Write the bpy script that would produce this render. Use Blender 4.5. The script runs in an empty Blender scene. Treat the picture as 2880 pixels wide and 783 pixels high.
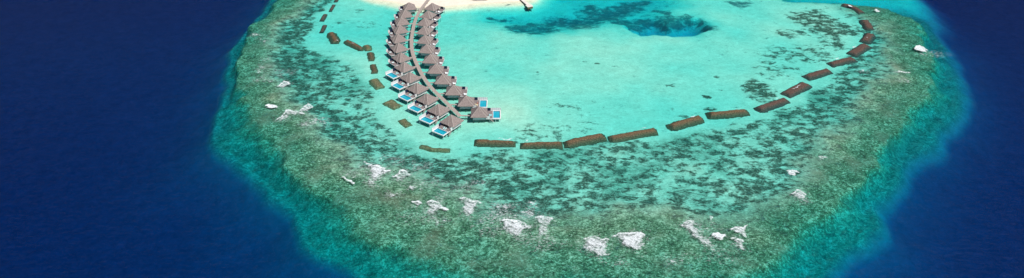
import bpy, math, random
import numpy as np
random.seed(7)
C = bpy.context.scene.collection
R = math.radians
PI = math.pi

# ------------------------------------------------------------------ camera geometry (drone at 250 m)
H = 250.0; PITCH = R(33); F = 1920.0
def P(px, py, z=0.0):
    """a photo pixel read as a point on the level z, in metres"""
    x = (px-1440)/F; y = -(py-391.5)/F
    d = np.array([x, math.cos(PITCH)+y*math.sin(PITCH), -math.sin(PITCH)+y*math.cos(PITCH)])
    return d[:2]*((z-H)/d[2])
def Z(o, sc, pts, z=0.0):
    """points read off an enlargement that starts at o and is sc times larger"""
    return np.array([P(o[0]+x/sc, o[1]+y/sc, z) for x, y in pts])
OV = 2575/2880
def O(pts, z=0.0): return Z((0, 0), OV, pts, z)

# ------------------------------------------------------------------ numpy noise
def vnoise(x, y, seed=0):
    xi = np.floor(x); yi = np.floor(y); xf = x-xi; yf = y-yi
    xi = xi.astype(np.int64); yi = yi.astype(np.int64)
    def h(a, b):
        n = (a*374761393 + b*668265263 + seed*1442695041) & 0xffffffff
        n = ((n ^ (n >> 13))*1274126177) & 0xffffffff
        n = ((n ^ (n >> 16))*2246822519) & 0xffffffff
        return ((n ^ (n >> 15)) & 0xffffff)/float(0xffffff)
    u = xf*xf*(3-2*xf); v = yf*yf*(3-2*yf)
    return (h(xi, yi)*(1-u)+h(xi+1, yi)*u)*(1-v)+(h(xi, yi+1)*(1-u)+h(xi+1, yi+1)*u)*v
def fbm(x, y, sc, octv=4, seed=0, rough=.55):
    a = 1.0; s = 0; t = 0; x = x/sc; y = y/sc
    for o in range(octv):
        s = s+a*vnoise(x*2**o+17.3*o, y*2**o-9.1*o, seed+o); t += a; a *= rough
    return s/t
def sstep(a, b, x):
    t = np.clip((x-a)/(b-a), 0, 1); return t*t*(3-2*t)
def pline(pts, x, y, closed=False):
    """distance to a polyline; negative inside when closed"""
    pts = np.asarray(pts, float); n = len(pts)
    best = np.full(x.shape, 1e18); inside = np.zeros(x.shape, bool)
    for i in range(n if closed else n-1):
        a = pts[i]; b = pts[(i+1) % n]; ab = b-a
        t = np.clip(((x-a[0])*ab[0]+(y-a[1])*ab[1])/max(ab@ab, 1e-9), 0, 1)
        d = (x-a[0]-t*ab[0])**2+(y-a[1]-t*ab[1])**2
        best = np.minimum(best, d)
        if closed:
            c = ((a[1] > y) != (b[1] > y)) & (x < (b[0]-a[0])*(y-a[1])/((b[1]-a[1]) if b[1] != a[1] else 1e-9)+a[0])
            inside ^= c
    best = np.sqrt(best)
    return np.where(inside, -best, best) if closed else best

# ------------------------------------------------------------------ object helpers
def tag(o, label=None, cat=None, group=None, kind=None):
    if label: o['label'] = label
    if cat: o['category'] = cat
    if group: o['group'] = group
    if kind: o['kind'] = kind
    return o
def empty(name, loc, rz=0.0):
    o = bpy.data.objects.new(name, None); C.objects.link(o)
    o.location = loc; o.rotation_euler = (0, 0, rz); o.empty_display_size = 1
    return o
class MB:
    def __init__(s): s.v = []; s.f = []
    def add(s, vs, fs):
        b = len(s.v); s.v += [tuple(map(float, q)) for q in vs]; s.f += [tuple(b+i for i in f) for f in fs]; return s
    def box(s, x0, x1, y0, y1, z0, z1):
        if x0 > x1: x0, x1 = x1, x0
        if y0 > y1: y0, y1 = y1, y0
        return s.add([(x0,y0,z0),(x1,y0,z0),(x1,y1,z0),(x0,y1,z0),(x0,y0,z1),(x1,y0,z1),(x1,y1,z1),(x0,y1,z1)],
                     [(0,3,2,1),(4,5,6,7),(0,1,5,4),(1,2,6,5),(2,3,7,6),(3,0,4,7)])
    def beam(s, a, b, w, h):
        a = np.array(a, float); b = np.array(b, float); d = b-a; d /= np.linalg.norm(d)
        up = np.array([0, 0, 1.]) if abs(d[2]) < .95 else np.array([1., 0, 0])
        r = np.cross(d, up); r /= np.linalg.norm(r); u = np.cross(r, d)
        vs = [p+r*i*w/2+u*j*h/2 for p in (a, b) for i, j in ((-1,-1),(1,-1),(1,1),(-1,1))]
        return s.add(vs, [(0,1,2,3),(7,6,5,4),(0,4,5,1),(1,5,6,2),(2,6,7,3),(3,7,4,0)])
    def cyl(s, x, y, z0, z1, r, n=8):
        vs = [(x+r*math.cos(2*PI*k/n), y+r*math.sin(2*PI*k/n), z) for z in (z0, z1) for k in range(n)]
        return s.add(vs, [(k, (k+1) % n, n+(k+1) % n, n+k) for k in range(n)]+[tuple(range(n))[::-1], tuple(range(n, 2*n))])
    def build(s, name, m, parent=None, smooth=False):
        me = bpy.data.meshes.new(name); me.from_pydata(s.v, [], s.f); me.update()
        if smooth: me.polygons.foreach_set('use_smooth', [True]*len(me.polygons))
        me.materials.append(m)
        import bmesh
        bm = bmesh.new(); bm.from_mesh(me); bmesh.ops.recalc_face_normals(bm, faces=bm.faces); bm.to_mesh(me); bm.free()
        o = bpy.data.objects.new(name, me); C.objects.link(o)
        if parent is not None: o.parent = parent
        return o
def npmesh(name, v, q, m, parent=None, smooth=True, attrs=None):
    me = bpy.data.meshes.new(name)
    me.vertices.add(len(v)); me.vertices.foreach_set('co', np.asarray(v, np.float32).ravel())
    q = np.asarray(q, np.int32); me.loops.add(q.size); me.loops.foreach_set('vertex_index', q.ravel())
    me.polygons.add(len(q)); me.polygons.foreach_set('loop_start', np.arange(0, q.size, 4, dtype=np.int32))
    me.update(calc_edges=True); me.validate()
    me.polygons.foreach_set('use_smooth', np.full(len(me.polygons), smooth))
    for k, a in (attrs or {}).items():
        at = me.attributes.new(k, 'FLOAT', 'POINT'); at.data.foreach_set('value', np.asarray(a, np.float32).ravel())
    me.materials.append(m)
    o = bpy.data.objects.new(name, me); C.objects.link(o)
    if parent is not None: o.parent = parent
    return o
def copy_tree(o, parent=None):
    c = o.copy(); C.objects.link(c); c.parent = parent
    for ch in list(o.children): copy_tree(ch, c)
    return c

# ------------------------------------------------------------------ materials
def mat(name):
    m = bpy.data.materials.new(name); m.use_nodes = True
    nt = m.node_tree; nt.nodes.clear()
    return m, nt, nt.nodes, nt.links
def nd(nt, t, **kw):
    n = nt.nodes.new(t)
    for k, v in kw.items():
        if k in n.inputs: n.inputs[k].default_value = v
        else: setattr(n, k, v)
    return n
def rgb(c): return (c[0], c[1], c[2], 1)
def noisy(name, c1, c2, scale=1.0, stretch=(1, 1, 1), rough=.8, c3=None, bump=0.0, spec=.3, lo=.35, hi=.65):
    m, nt, N, L = mat(name)
    out = nd(nt, 'ShaderNodeOutputMaterial'); b = nd(nt, 'ShaderNodeBsdfPrincipled')
    b.inputs['Roughness'].default_value = rough; b.inputs['Specular IOR Level'].default_value = spec
    tc = nd(nt, 'ShaderNodeTexCoord'); mp = nd(nt, 'ShaderNodeMapping'); mp.inputs['Scale'].default_value = stretch
    no = nd(nt, 'ShaderNodeTexNoise', Scale=scale, Detail=6.0, Roughness=.65)
    oi = nd(nt, 'ShaderNodeObjectInfo'); ad = nd(nt, 'ShaderNodeVectorMath', operation='ADD')
    mu = nd(nt, 'ShaderNodeVectorMath', operation='SCALE'); mu.inputs['Scale'].default_value = 1.0
    L.new(oi.outputs['Location'], mu.inputs[0]); L.new(tc.outputs['Object'], mp.inputs['Vector'])
    L.new(mp.outputs[0], ad.inputs[0]); L.new(mu.outputs[0], ad.inputs[1]); L.new(ad.outputs[0], no.inputs['Vector'])
    cr = nd(nt, 'ShaderNodeValToRGB'); e = cr.color_ramp.elements
    e[0].position = lo; e[0].color = rgb(c1); e[1].position = hi; e[1].color = rgb(c2)
    if c3: x = e.new((lo+hi)/2); x.color = rgb(c3)
    L.new(no.outputs['Fac'], cr.inputs[0]); L.new(cr.outputs[0], b.inputs['Base Color'])
    if bump:
        bp = nd(nt, 'ShaderNodeBump'); bp.inputs['Strength'].default_value = 1; bp.inputs['Distance'].default_value = bump
        L.new(no.outputs['Fac'], bp.inputs['Height']); L.new(bp.outputs[0], b.inputs['Normal'])
    L.new(b.outputs[0], out.inputs['Surface'])
    return m
M = {}
M['thatch'] = noisy('thatch', (.09, .071, .066), (.37, .305, .28), 4.0, (1, 1, 1), .95, (.205, .166, .155), .15)
M['cap'] = noisy('ridge_thatch', (.26, .22, .20), (.42, .37, .335), 3, (1, 1, 1), .95, bump=.05)
M['white'] = noisy('white_paint', (.58, .57, .56), (.72, .71, .70), .8, (1, 1, 3), .6)
M['wall'] = noisy('white_boarding', (.68, .67, .65), (.82, .81, .79), 1.2, (.5, .5, 6), .7)
M['wood'] = noisy('weathered_decking', (.12, .095, .095), (.28, .235, .23), 2.5, (1, 1, 1), .85, (.19, .155, .152), .02)
M['walkwood'] = noisy('boardwalk_planks', (.22, .185, .16), (.42, .36, .32), 1.6, (1, 1, 1), .85, (.32, .27, .24), .02)
M['darkwood'] = noisy('dark_timber', (.05, .045, .045), (.11, .095, .09), 2, (1, 1, 1), .8)
M['postgrey'] = noisy('grey_post_paint', (.30, .29, .30), (.42, .41, .42), 1)
M['navy'] = noisy('navy_panel', (.006, .012, .04), (.012, .022, .065), 1, (1, 1, 1), .5)
M['glass'] = noisy('dark_glass', (.008, .014, .03), (.02, .03, .055), 1, (1, 1, 1), .12, spec=.6)
M['tile'] = noisy('pool_tile', (.012, .30, .38), (.03, .40, .47), 1.2, (1, 1, 1), .4)
M['cushion'] = noisy('cushion_fabric', (.66, .70, .70), (.80, .82, .82), 2, (1, 1, 1), .9)
M['teal'] = noisy('teal_fabric', (.25, .52, .52), (.38, .66, .64), 2, (1, 1, 1), .9)
M['cream'] = noisy('cream_fabric', (.75, .66, .42), (.85, .76, .52), 2, (1, 1, 1), .9)
M['red'] = noisy('red_fabric', (.45, .14, .10), (.58, .22, .16), 2, (1, 1, 1), .9)
m, nt, N, L = mat('sea_foam')
out = nd(nt, 'ShaderNodeOutputMaterial'); tr = nd(nt, 'ShaderNodeBsdfTransparent'); df = nd(nt, 'ShaderNodeBsdfDiffuse')
tc = nd(nt, 'ShaderNodeTexCoord'); mp = nd(nt, 'ShaderNodeMapping'); mp.inputs['Scale'].default_value = (1, 1.7, 1); mp.inputs['Rotation'].default_value = (0, 0, R(14))
n1_ = nd(nt, 'ShaderNodeTexNoise', Scale=.5, Detail=8.0, Roughness=.8, Distortion=.4)
L.new(tc.outputs['Object'], mp.inputs[0]); L.new(mp.outputs[0], n1_.inputs['Vector'])
at = nd(nt, 'ShaderNodeAttribute', attribute_name='thick')
s1 = nd(nt, 'ShaderNodeMapRange'); s1.clamp = False; s1.inputs['From Min'].default_value = .33; s1.inputs['From Max'].default_value = .64     # lace pattern 0..1
L.new(n1_.outputs['Fac'], s1.inputs['Value'])
s2 = nd(nt, 'ShaderNodeMath', operation='SUBTRACT'); L.new(at.outputs['Fac'], s2.inputs[0]); L.new(s1.outputs[0], s2.inputs[1])
s3 = nd(nt, 'ShaderNodeMapRange'); s3.interpolation_type = 'SMOOTHSTEP'; s3.inputs['From Min'].default_value = -.36; s3.inputs['From Max'].default_value = .46; s3.inputs['To Max'].default_value = .9
L.new(s2.outputs[0], s3.inputs['Value'])
cr = nd(nt, 'ShaderNodeValToRGB'); e = cr.color_ramp.elements; e[0].position = .35; e[0].color = (.40, .46, .48, 1); e[1].position = .6; e[1].color = (.80, .82, .83, 1)
n2_ = nd(nt, 'ShaderNodeTexNoise', Scale=1.4, Detail=3.0); L.new(mp.outputs[0], n2_.inputs['Vector']); L.new(n2_.outputs['Fac'], cr.inputs[0]); L.new(cr.outputs[0], df.inputs[0])
bp = nd(nt, 'ShaderNodeBump'); bp.inputs['Distance'].default_value = .25; L.new(n1_.outputs['Fac'], bp.inputs['Height']); L.new(bp.outputs[0], df.inputs['Normal'])
mx = nd(nt, 'ShaderNodeMixShader'); L.new(s3.outputs[0], mx.inputs[0]); L.new(tr.outputs[0], mx.inputs[1]); L.new(df.outputs[0], mx.inputs[2]); L.new(mx.outputs[0], out.inputs['Surface'])
M['foam'] = m
M['rubble'] = noisy('algae_rubble', (.035, .029, .016), (.19, .125, .065), 1.4, (1, 1, 1), .9, (.105, .066, .034), .04)
M['rubble2'] = noisy('dark_rubble', (.035, .026, .022), (.14, .088, .064), 1.4, (1, 1, 1), .9, (.078, .045, .034), .04)
M['rubble3'] = noisy('sunken_rubble', (.09, .065, .03), (.30, .20, .105), .9, (1, 1, 1), .9, (.18, .115, .055), .08)
M['hull'] = noisy('boat_paint', (.70, .70, .70), (.84, .84, .84), .6, (1, 1, 1), .35)
M['olive'] = noisy('olive_keel_paint', (.10, .09, .05), (.18, .16, .10), .6, (1, 1, 1), .6)
M['concrete'] = noisy('pale_concrete', (.50, .44, .38), (.72, .66, .60), .7, (1, 1, 1), .8)

# pool water: thin clear sheet
m, nt, N, L = mat('pool_water')
out = nd(nt, 'ShaderNodeOutputMaterial'); tr = nd(nt, 'ShaderNodeBsdfTransparent'); tr.inputs[0].default_value = (.75, .96, 1, 1)
gl = nd(nt, 'ShaderNodeBsdfGlossy'); gl.inputs['Roughness'].default_value = .08
fr = nd(nt, 'ShaderNodeValue'); fr.outputs[0].default_value = .05; mx = nd(nt, 'ShaderNodeMixShader')
no = nd(nt, 'ShaderNodeTexNoise', Scale=1.5, Detail=2.0); bp = nd(nt, 'ShaderNodeBump'); bp.inputs['Distance'].default_value = .02
L.new(no.outputs[0], bp.inputs['Height']); L.new(bp.outputs[0], gl.inputs['Normal'])
L.new(fr.outputs[0], mx.inputs[0]); L.new(tr.outputs[0], mx.inputs[1]); L.new(gl.outputs[0], mx.inputs[2]); L.new(mx.outputs[0], out.inputs[0])
M['poolwater'] = m

# the sea: clear surface with a light sky reflection, absorbing water under it
m, nt, N, L = mat('sea_water')
out = nd(nt, 'ShaderNodeOutputMaterial'); tr = nd(nt, 'ShaderNodeBsdfTransparent')
gl = nd(nt, 'ShaderNodeBsdfGlossy'); gl.inputs['Roughness'].default_value = .22
tc = nd(nt, 'ShaderNodeTexCoord')
def wave(scale, stretch, rot, detail):
    mp = nd(nt, 'ShaderNodeMapping'); mp.inputs['Scale'].default_value = stretch; mp.inputs['Rotation'].default_value = (0, 0, R(rot))
    n = nd(nt, 'ShaderNodeTexNoise', Scale=scale, Detail=detail, Roughness=.6, Distortion=.3)
    L.new(tc.outputs['Object'], mp.inputs[0]); L.new(mp.outputs[0], n.inputs['Vector']); return n
w1 = wave(.22, (1, 1.7, 1), 12, 5.0); w2 = wave(.75, (1, 1.5, 1), -20, 3.0)
b1 = nd(nt, 'ShaderNodeBump'); b1.inputs['Distance'].default_value = 1.4; b1.inputs['Strength'].default_value = 1
b2 = nd(nt, 'ShaderNodeBump'); b2.inputs['Distance'].default_value = .18; b2.inputs['Strength'].default_value = 1
L.new(w1.outputs[0], b1.inputs['Height']); L.new(w2.outputs[0], b2.inputs['Height']); L.new(b1.outputs[0], b2.inputs['Normal'])
fr = nd(nt, 'ShaderNodeFresnel', IOR=1.33)
L.new(b2.outputs[0], fr.inputs['Normal']); L.new(b2.outputs[0], gl.inputs['Normal'])
k = nd(nt, 'ShaderNodeMath', operation='MULTIPLY'); k.inputs[1].default_value = .22
mx = nd(nt, 'ShaderNodeMixShader')
L.new(fr.outputs[0], k.inputs[0]); L.new(k.outputs[0], mx.inputs[0]); L.new(tr.outputs[0], mx.inputs[1]); L.new(gl.outputs[0], mx.inputs[2])
L.new(mx.outputs[0], out.inputs['Surface'])
ab = (.215, .0236, .0105)                              # absorption per metre, red, green, blue
dens = .4
va = nd(nt, 'ShaderNodeVolumeAbsorption', Density=dens); va.inputs['Color'].default_value = tuple(1-a/dens for a in ab)+(1,)
L.new(va.outputs[0], out.inputs['Volume'])
M['sea'] = m

# the seabed: sand, turf and coral mixed by where each grows
m, nt, N, L = mat('seabed')
out = nd(nt, 'ShaderNodeOutputMaterial'); b = nd(nt, 'ShaderNodeBsdfPrincipled'); b.inputs['Roughness'].default_value = .95
b.inputs['Specular IOR Level'].default_value = .1
tc = nd(nt, 'ShaderNodeTexCoord')
def attr(n): a = nd(nt, 'ShaderNodeAttribute', attribute_name=n); return a.outputs['Fac']
def noise(scale, stretch=(1, 1, 1), rot=0, detail=6.0, rough=.6, dist=0.0):
    mp = nd(nt, 'ShaderNodeMapping'); mp.inputs['Scale'].default_value = stretch; mp.inputs['Rotation'].default_value = (0, 0, R(rot))
    n = nd(nt, 'ShaderNodeTexNoise', Scale=scale, Detail=detail, Roughness=rough, Distortion=dist)
    L.new(tc.outputs['Object'], mp.inputs[0]); L.new(mp.outputs[0], n.inputs['Vector']); return n.outputs['Fac']
def math_(op, a, b_=None, c=None, clamp=False):
    n = nd(nt, 'ShaderNodeMath', operation=op); n.use_clamp = clamp
    for i, x in enumerate((a, b_, c)):
        if x is None: continue
        if isinstance(x, (int, float)): n.inputs[i].default_value = x
        else: L.new(x, n.inputs[i])
    return n.outputs[0]
def mapr(x, a, b_, c=0.0, d=1.0):
    n = nd(nt, 'ShaderNodeMapRange'); n.interpolation_type = 'SMOOTHSTEP'
    L.new(x, n.inputs['Value']); n.inputs['From Min'].default_value = a; n.inputs['From Max'].default_value = b_
    n.inputs['To Min'].default_value = c; n.inputs['To Max'].default_value = d; return n.outputs[0]
def ramp(x, *st):
    cr = nd(nt, 'ShaderNodeValToRGB'); e = cr.color_ramp.elements
    e[0].position, e[0].color = st[0][0], rgb(st[0][1]); e[1].position, e[1].color = st[-1][0], rgb(st[-1][1])
    for p_, c_ in st[1:-1]: x_ = e.new(p_); x_.color = rgb(c_)
    L.new(x, cr.inputs[0]); return cr.outputs[0]
def mixc(f, a, c):
    n = nd(nt, 'ShaderNodeMix', data_type='RGBA'); L.new(f, n.inputs[0]); L.new(a, n.inputs[6]); L.new(c, n.inputs[7]); return n.outputs[2]
fine = noise(.55, (1, 1.4, 1), 10, 5.0, .7); mid = noise(.12, (1, 1.3, 1), -15, 6.0, .65, .6)
big = noise(.035, (1, 1, 1), 0, 4.0, .5)
vf = noise(1.3, (1, 1, 1), 30, 3.0, .7)
fine = math_('ADD', math_('MULTIPLY', fine, .6), math_('MULTIPLY', vf, .4))
fm = math_('ADD', math_('MULTIPLY', fine, .62), math_('MULTIPLY', mid, .38))
sand = ramp(fm, (.36, (.50, .455, .335)), (.5, (.65, .59, .44)), (.64, (.79, .72, .55)))
turf = ramp(math_('ADD', math_('MULTIPLY', fine, .7), math_('MULTIPLY', mid, .3)), (.425, (.035, .047, .027)), (.475, (.08, .118, .062)), (.525, (.165, .205, .115)), (.575, (.46, .45, .30)))
brownt = ramp(fm, (.36, (.10, .07, .04)), (.62, (.30, .215, .135)))
turf = mixc(mapr(math_('ADD', big, math_('MULTIPLY', mid, .35)), .66, .93), turf, brownt)
coral = ramp(fine, (.38, (.028, .03, .022)), (.5, (.08, .074, .048)), (.62, (.27, .255, .18)))
# patches of coral and weed where cov says how much of the bed they take
pn = math_('ADD', math_('MULTIPLY', noise(.125, (1, 1.55, 1), 8, 6.0, .64, .25), .72), math_('MULTIPLY', noise(.4, (1, 1.3, 1), 0, 5.0, .7), .28))
cov = attr('cov')
th = math_('SUBTRACT', pn, math_('SUBTRACT', .70, math_('MULTIPLY', cov, .42)))
pf = mapr(th, -.05, .085)
wr = attr('weed')
col = mixc(attr('turf'), sand, turf)
col = mixc(pf, col, coral)
heads = noise(.5, (1, 1.2, 1), 40, 4.0, .75)
hf = math_('MULTIPLY', mapr(heads, .55, .63), math_('MULTIPLY', attr('turf'), .34))
col = mixc(hf, col, coral)
sandf = math_('MULTIPLY', mapr(heads, .44, .36), math_('MULTIPLY', attr('turf'), .38))
col = mixc(sandf, col, sand)
weedc = ramp(fine, (.3, (.045, .085, .085)), (.7, (.17, .24, .20)))
wf = mapr(math_('SUBTRACT', math_('ADD', wr, math_('MULTIPLY', math_('SUBTRACT', pn, .5), 3.0)), .5), -.32, .30)
col = mixc(wf, col, weedc)
beach = ramp(fm, (.35, (.60, .51, .42)), (.65, (.74, .66, .57)))
scatter_blue = ramp(fm, (.40, (.003, .10, .16)), (.60, (.008, .15, .24)))  # blue light scattered back by deep water, painted into the bed colour
col = mixc(attr('backscatter'), col, scatter_blue)
col = mixc(attr('dry'), col, beach)
L.new(col, b.inputs['Base Color'])
bp = nd(nt, 'ShaderNodeBump'); bp.inputs['Distance'].default_value = .35; bp.inputs['Strength'].default_value = .8
L.new(fm, bp.inputs['Height']); L.new(bp.outputs[0], b.inputs['Normal'])
L.new(b.outputs[0], out.inputs['Surface'])
M['bed'] = m

# ------------------------------------------------------------------ seabed shape
EDGE = O([(700,-60),(672,-5),(640,30),(602,75),(572,115),(560,150),(545,185),(532,230),(522,300),(522,345),(540,380),(575,400),(617,430),(647,470),(676,505),(715,530),(733,570),(748,605),(780,640),(822,665),(885,692),(940,725),(1030,775),(1200,850),(1500,880),(1800,850),(2000,780),(2050,720),(2100,680),(2140,640),(2185,595),(2212,560),(2212,520),(2240,490),(2275,450),(2292,410),(2315,375),(2345,340),(2385,300),(2420,250),(2430,200),(2412,150),(2385,100),(2362,70),(2335,42),(2290,20),(2230,15),(2180,9),(2120,4),(1990,-2),(1800,-60),(1300,-120)], -6)
FLAT = O([(760,-60),(716,0),(665,40),(628,75),(608,110),(598,170),(600,220),(622,270),(650,310),(672,350),(700,390),(745,430),(800,475),(860,520),(910,565),(990,605),(1080,640),(1220,672),(1500,695),(1750,690),(1870,655),(1960,610),(2060,545),(2140,450),(2200,370),(2270,290),(2320,220),(2345,160),(2330,100),(2300,55),(2240,25),(2180,12),(2120,8),(1990,0),(1800,-60),(1300,-120)], -2)
PATCH = O([(880,-60),(800,0),(745,50),(705,95),(695,150),(720,200),(765,240),(800,290),(820,335),(870,380),(920,405),(1000,425),(1080,450),(1160,480),(1250,510),(1400,530),(1550,520),(1700,530),(1850,530),(1930,490),(1990,420),(2060,350),(2120,290),(2180,210),(2225,130),(2215,70),(2150,35),(2120,12),(1990,0),(1800,-60),(1300,-120)], -1.5)
CLEAN = O([(900,-60),(850,0),(800,50),(795,100),(850,140),(900,160),(935,220),(965,290),(1010,350),(1080,385),(1180,372),(1300,355),(1500,350),(1680,345),(1790,312),(1900,290),(1985,252),(2050,205),(2120,165),(2165,125),(2165,70),(2130,20),(1990,0),(1800,-60),(1300,-120)], -1.8)
pz = lambda pts, z=-5.0: Z((1300, 0), 3.389, pts, z)
PIT = pz([(1560,262),(1620,310),(1700,350),(1900,358),(2150,356),(2250,328),(2350,290),(2335,240),(2250,200),(2120,190),(2020,215),(1970,240),(1900,205),(1830,185),(1760,200),(1650,245)])
TURQ = pz([(170,130),(180,200),(300,240),(500,300),(700,330),(1000,300),(1250,250),(1420,225),(1560,270),(1750,330),(2200,330),(2340,260),(2200,180),(2060,190),(2000,150),(2100,80),(2050,0),(2000,-150),(900,-150),(620,-60),(560,80),(380,80)])
WEEDS = [([(560,285),(660,270),(770,275)], 9), ([(860,200),(1000,235),(1160,265)], 7), ([(960,180),(1100,200),(1210,190)], 5), ([(1150,240),(1220,200),(1310,160),(1440,110),(1600,60)], 9), ([(1230,80),(1290,120),(1400,150)], 8), ([(1430,190),(1560,215),(1650,235),(1760,195)], 7),
         ([(1760,200),(1850,185),(1900,205),(1960,240)], 5.0), ([(2040,225),(2150,195),(2260,235),(2340,290)], 5.0), ([(1850,100),(1940,130),(1960,190)], 3.5), ([(700,320),(640,330)], 3.5), ([(350,70),(430,85),(540,60)], 2.5), ([(1600,30),(1750,15)], 5), ([(270,185),(320,190)], 2.5), ([(395,190),(405,190)], 2.5)]
BASINW = [([(560,290),(770,280)], 12), ([(880,180),(1200,200)], 14), ([(1250,190),(1450,130)], 14), ([(1450,200),(1800,210)], 12)]
ISLE = np.array([P(*q) for q in [(985,-30),(1050,-6),(1078,1),(1100,4),(1125,9),(1170,19),(1210,24),(1240,19),(1275,16),(1316,12.5),(1338,9.5),(1392,7),(1446,5),(1466,3.5),(1484,-3),(1500,-20),(1480,-50),(1400,-75),(1200,-85),(1030,-70)]])
CHAN = O([(1985,-1),(2110,2),(2200,9),(2290,18),(2315,20),(2312,2),(2300,-20),(2250,-70),(1990,-70),(1930,-30)], -3)
CHAN_DARK = O([(2105,-3),(2195,-1),(2190,2),(2110,2)])
SPITWEED = Z((2000, 0), 3.68, [(100,-10),(240,55),(330,70),(450,20),(440,-15)])

def axis(lo, hi, step, far):
    core = np.arange(lo, hi+.01, step); out = []; s = step; x = hi
    while x < far: s *= 1.35; x += s; out.append(x)
    left = []; s = step; x = lo
    while x > -far: s *= 1.35; x -= s; left.append(x)
    return np.concatenate([left[::-1], core, out])
xs = axis(-540, 540, 1.6, 6000); ys = axis(176, 700, 1.35, 7000)
X, Y = np.meshgrid(xs, ys); X = X.ravel(); Y = Y.ravel()
# ragged outlines
wx = X+(fbm(X, Y, 34, 4, 11)-.5)*26+(fbm(X, Y, 9, 3, 12)-.5)*9; wy = Y+(fbm(X, Y, 34, 4, 21)-.5)*26+(fbm(X, Y, 9, 3, 22)-.5)*9
sx = X+(fbm(X, Y, 16, 4, 31)-.5)*7; sy = Y+(fbm(X, Y, 16, 4, 41)-.5)*7
dE = pline(EDGE, X+(fbm(X, Y, 30, 2, 11)-.5)*13, Y+(fbm(X, Y, 30, 2, 21)-.5)*13, True)+8; dF = pline(FLAT, wx, wy, True); dP = pline(PATCH, wx, wy, True); dC = pline(CLEAN, wx, wy, True)
n1 = fbm(X, Y, 22, 5, 51); n2 = fbm(X, Y, 5, 3, 61); n0 = fbm(X, Y, 70, 3, 71)
dEs = pline(EDGE, X+(fbm(X, Y, 60, 2, 11)-.5)*22, Y+(fbm(X, Y, 60, 2, 21)-.5)*22, True)
right = sstep(60, 330, X)                                             # the eastern rim slopes more gently
# profile
D = np.full(X.shape, 2.15)+(n0-.5)*2.2
D = np.where(dC > 0, D+sstep(0, 40, dC)*0.2, D)
patchD = 2.5+(n1-.5)*1.6
D = D*(1-sstep(-6, 14, dC))+patchD*sstep(-6, 14, dC)
flatD = 1.15+(n1-.5)*1.3+1.0*sstep(-30, 0, dF)+sstep(420, 300, Y)*.35+.3*(n2-.5)
D = D*(1-sstep(-8, 10, dP))+flatD*sstep(-8, 10, dP)
r = np.clip(dF/np.maximum(dF-dE, 1e-3), 0, 1)                          # 0 at the flat, 1 at the edge
slopeD = flatD+(8.0+3.4*(n1-.5)+2.2*(n2-.5))*sstep(-.05, .85, r)**.85+1.5*sstep(.55, 1, r)
D = np.where(dF > 0, slopeD, D)
wdt = 26+right*14
dO = np.clip(dE, 0, None)
fall = np.clip(dO/wdt, 0, 1)
amp = 18+9*sstep(600, 290, Y)
deepD = 9.3+amp*(1-np.exp(-.78*dO/amp))+(n1-.5)*2.5*sstep(0, 10, dO)*sstep(60, 20, dO)
backscatter = sstep(0, 10+10*right, dO)  # how far the bed takes on the painted deep-water blue
D = np.where(dE > 0, deepD*sstep(0, 5, dE)+slopeD*(1-sstep(0, 5, dE)), D)
# turquoise basin and the blue hole
dT = pline(TURQ, sx+(n2-.5)*6, sy+(n1-.5)*18, True); tq = sstep(24, -44, dT)
D = D*(1-tq)+(7.2+(n1-.5)*3+(n0-.5)*2)*tq
wb = 0
for pts, w in BASINW: wb = np.maximum(wb, sstep(w*1.3, 0, pline(pz(pts), sx, sy)))
D += wb*2.0
dp = pline(PIT, sx, sy, True); pt = sstep(5, -14, dp)
D = D*(1-pt)+14.5*pt
dch = pline(CHAN, sx, sy, True); cw = sstep(0, 18, dE); ch = sstep(16, -14, dch)*(1-cw)+sstep(44, -14, dch)*cw
D = D*(1-ch)+(6.5+(n1-.5)*2)*ch
# north-east corner beyond the channel falls away to the open sea
# island
di = pline(ISLE, X+(n1-.5)*5, Y+(n1-.5)*3, True)
shore = np.clip(di*.05, -1.3, None)+np.clip(di-9, 0, None)*.30
D = np.where(di < 42, np.minimum(D, np.where(di > 0, shore, shore)), D)
bedz = -D
# attributes
cov = np.zeros(X.shape)
inC = sstep(0, -10, dC)
zone = sstep(-4, 10, dC)*sstep(20, -12, dP)
cov = zone*(.485+.10*(n0-.5)*2+.06*sstep(-60, -160, X))
cov += sstep(-12, 12, dP)*sstep(6, -10, dF)*.18*(1)
cov += sstep(-6, 8, dF)*(1-sstep(-5, 10, dE))*(.28)
band = sstep(30, -8, dP)*sstep(-32, 2, dP)
cov += band*.10
# sparse coral in the eastern lagoon
for (px, py, rx, ry, a) in [(2290,50,24,11,.62),(2350,78,32,9,.6),(2228,90,20,5,.5),(2345,118,12,9,.55),(2275,145,22,10,.5),(2230,160,14,6,.4),(2310,150,14,6,.4),(2140,250,13,10,.62),(2175,185,16,9,.45),(2200,145,22,9,.45),(2180,160,30,14,.25),(1988,265,7,4,.6),(1886,235,8,3,.6),(2028,246,4,1.6,.6),(2000,297,10,4,.5),(2150,205,9,4,.4),(2240,200,22,9,.35),
                            (1682,173,5,2,.7),(2016,209,5,3,.6),(1645,168,4,2,.6),(1512,196,3,2,.6),(1508,68,3,1.6,.8),(1895,298,5,3,.5),(1925,320,8,4,.5),(1640,296,16,7,.33),(1500,372,22,8,.42),(1620,350,20,6,.3),(1030,62,14,5,.42),(970,56,10,3,.4),(1000,24,9,3,.4),(1740,180,8,2,.3),(1560,300,10,6,.35),(1180,420,30,6,.3),(2390,10,10,2,.4),(2290,26,12,3,.5),(2260,60,8,3,.4),(2400,40,10,4,.4),(2450,140,20,10,.3)]:
    rx, ry = (rx*.6, ry*.5) if (a >= .5 and rx < 11 and px < 2100) else (rx, ry); c = P(px, py); q = ((X-c[0])/rx)**2+((Y-c[1])/(ry*1.9))**2
    cov = np.maximum(cov, a*sstep(2.0, .2, q)*(di > 10))
lo = sstep(150, 260, X)*inC
cov = np.maximum(cov, lo*.17)
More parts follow.
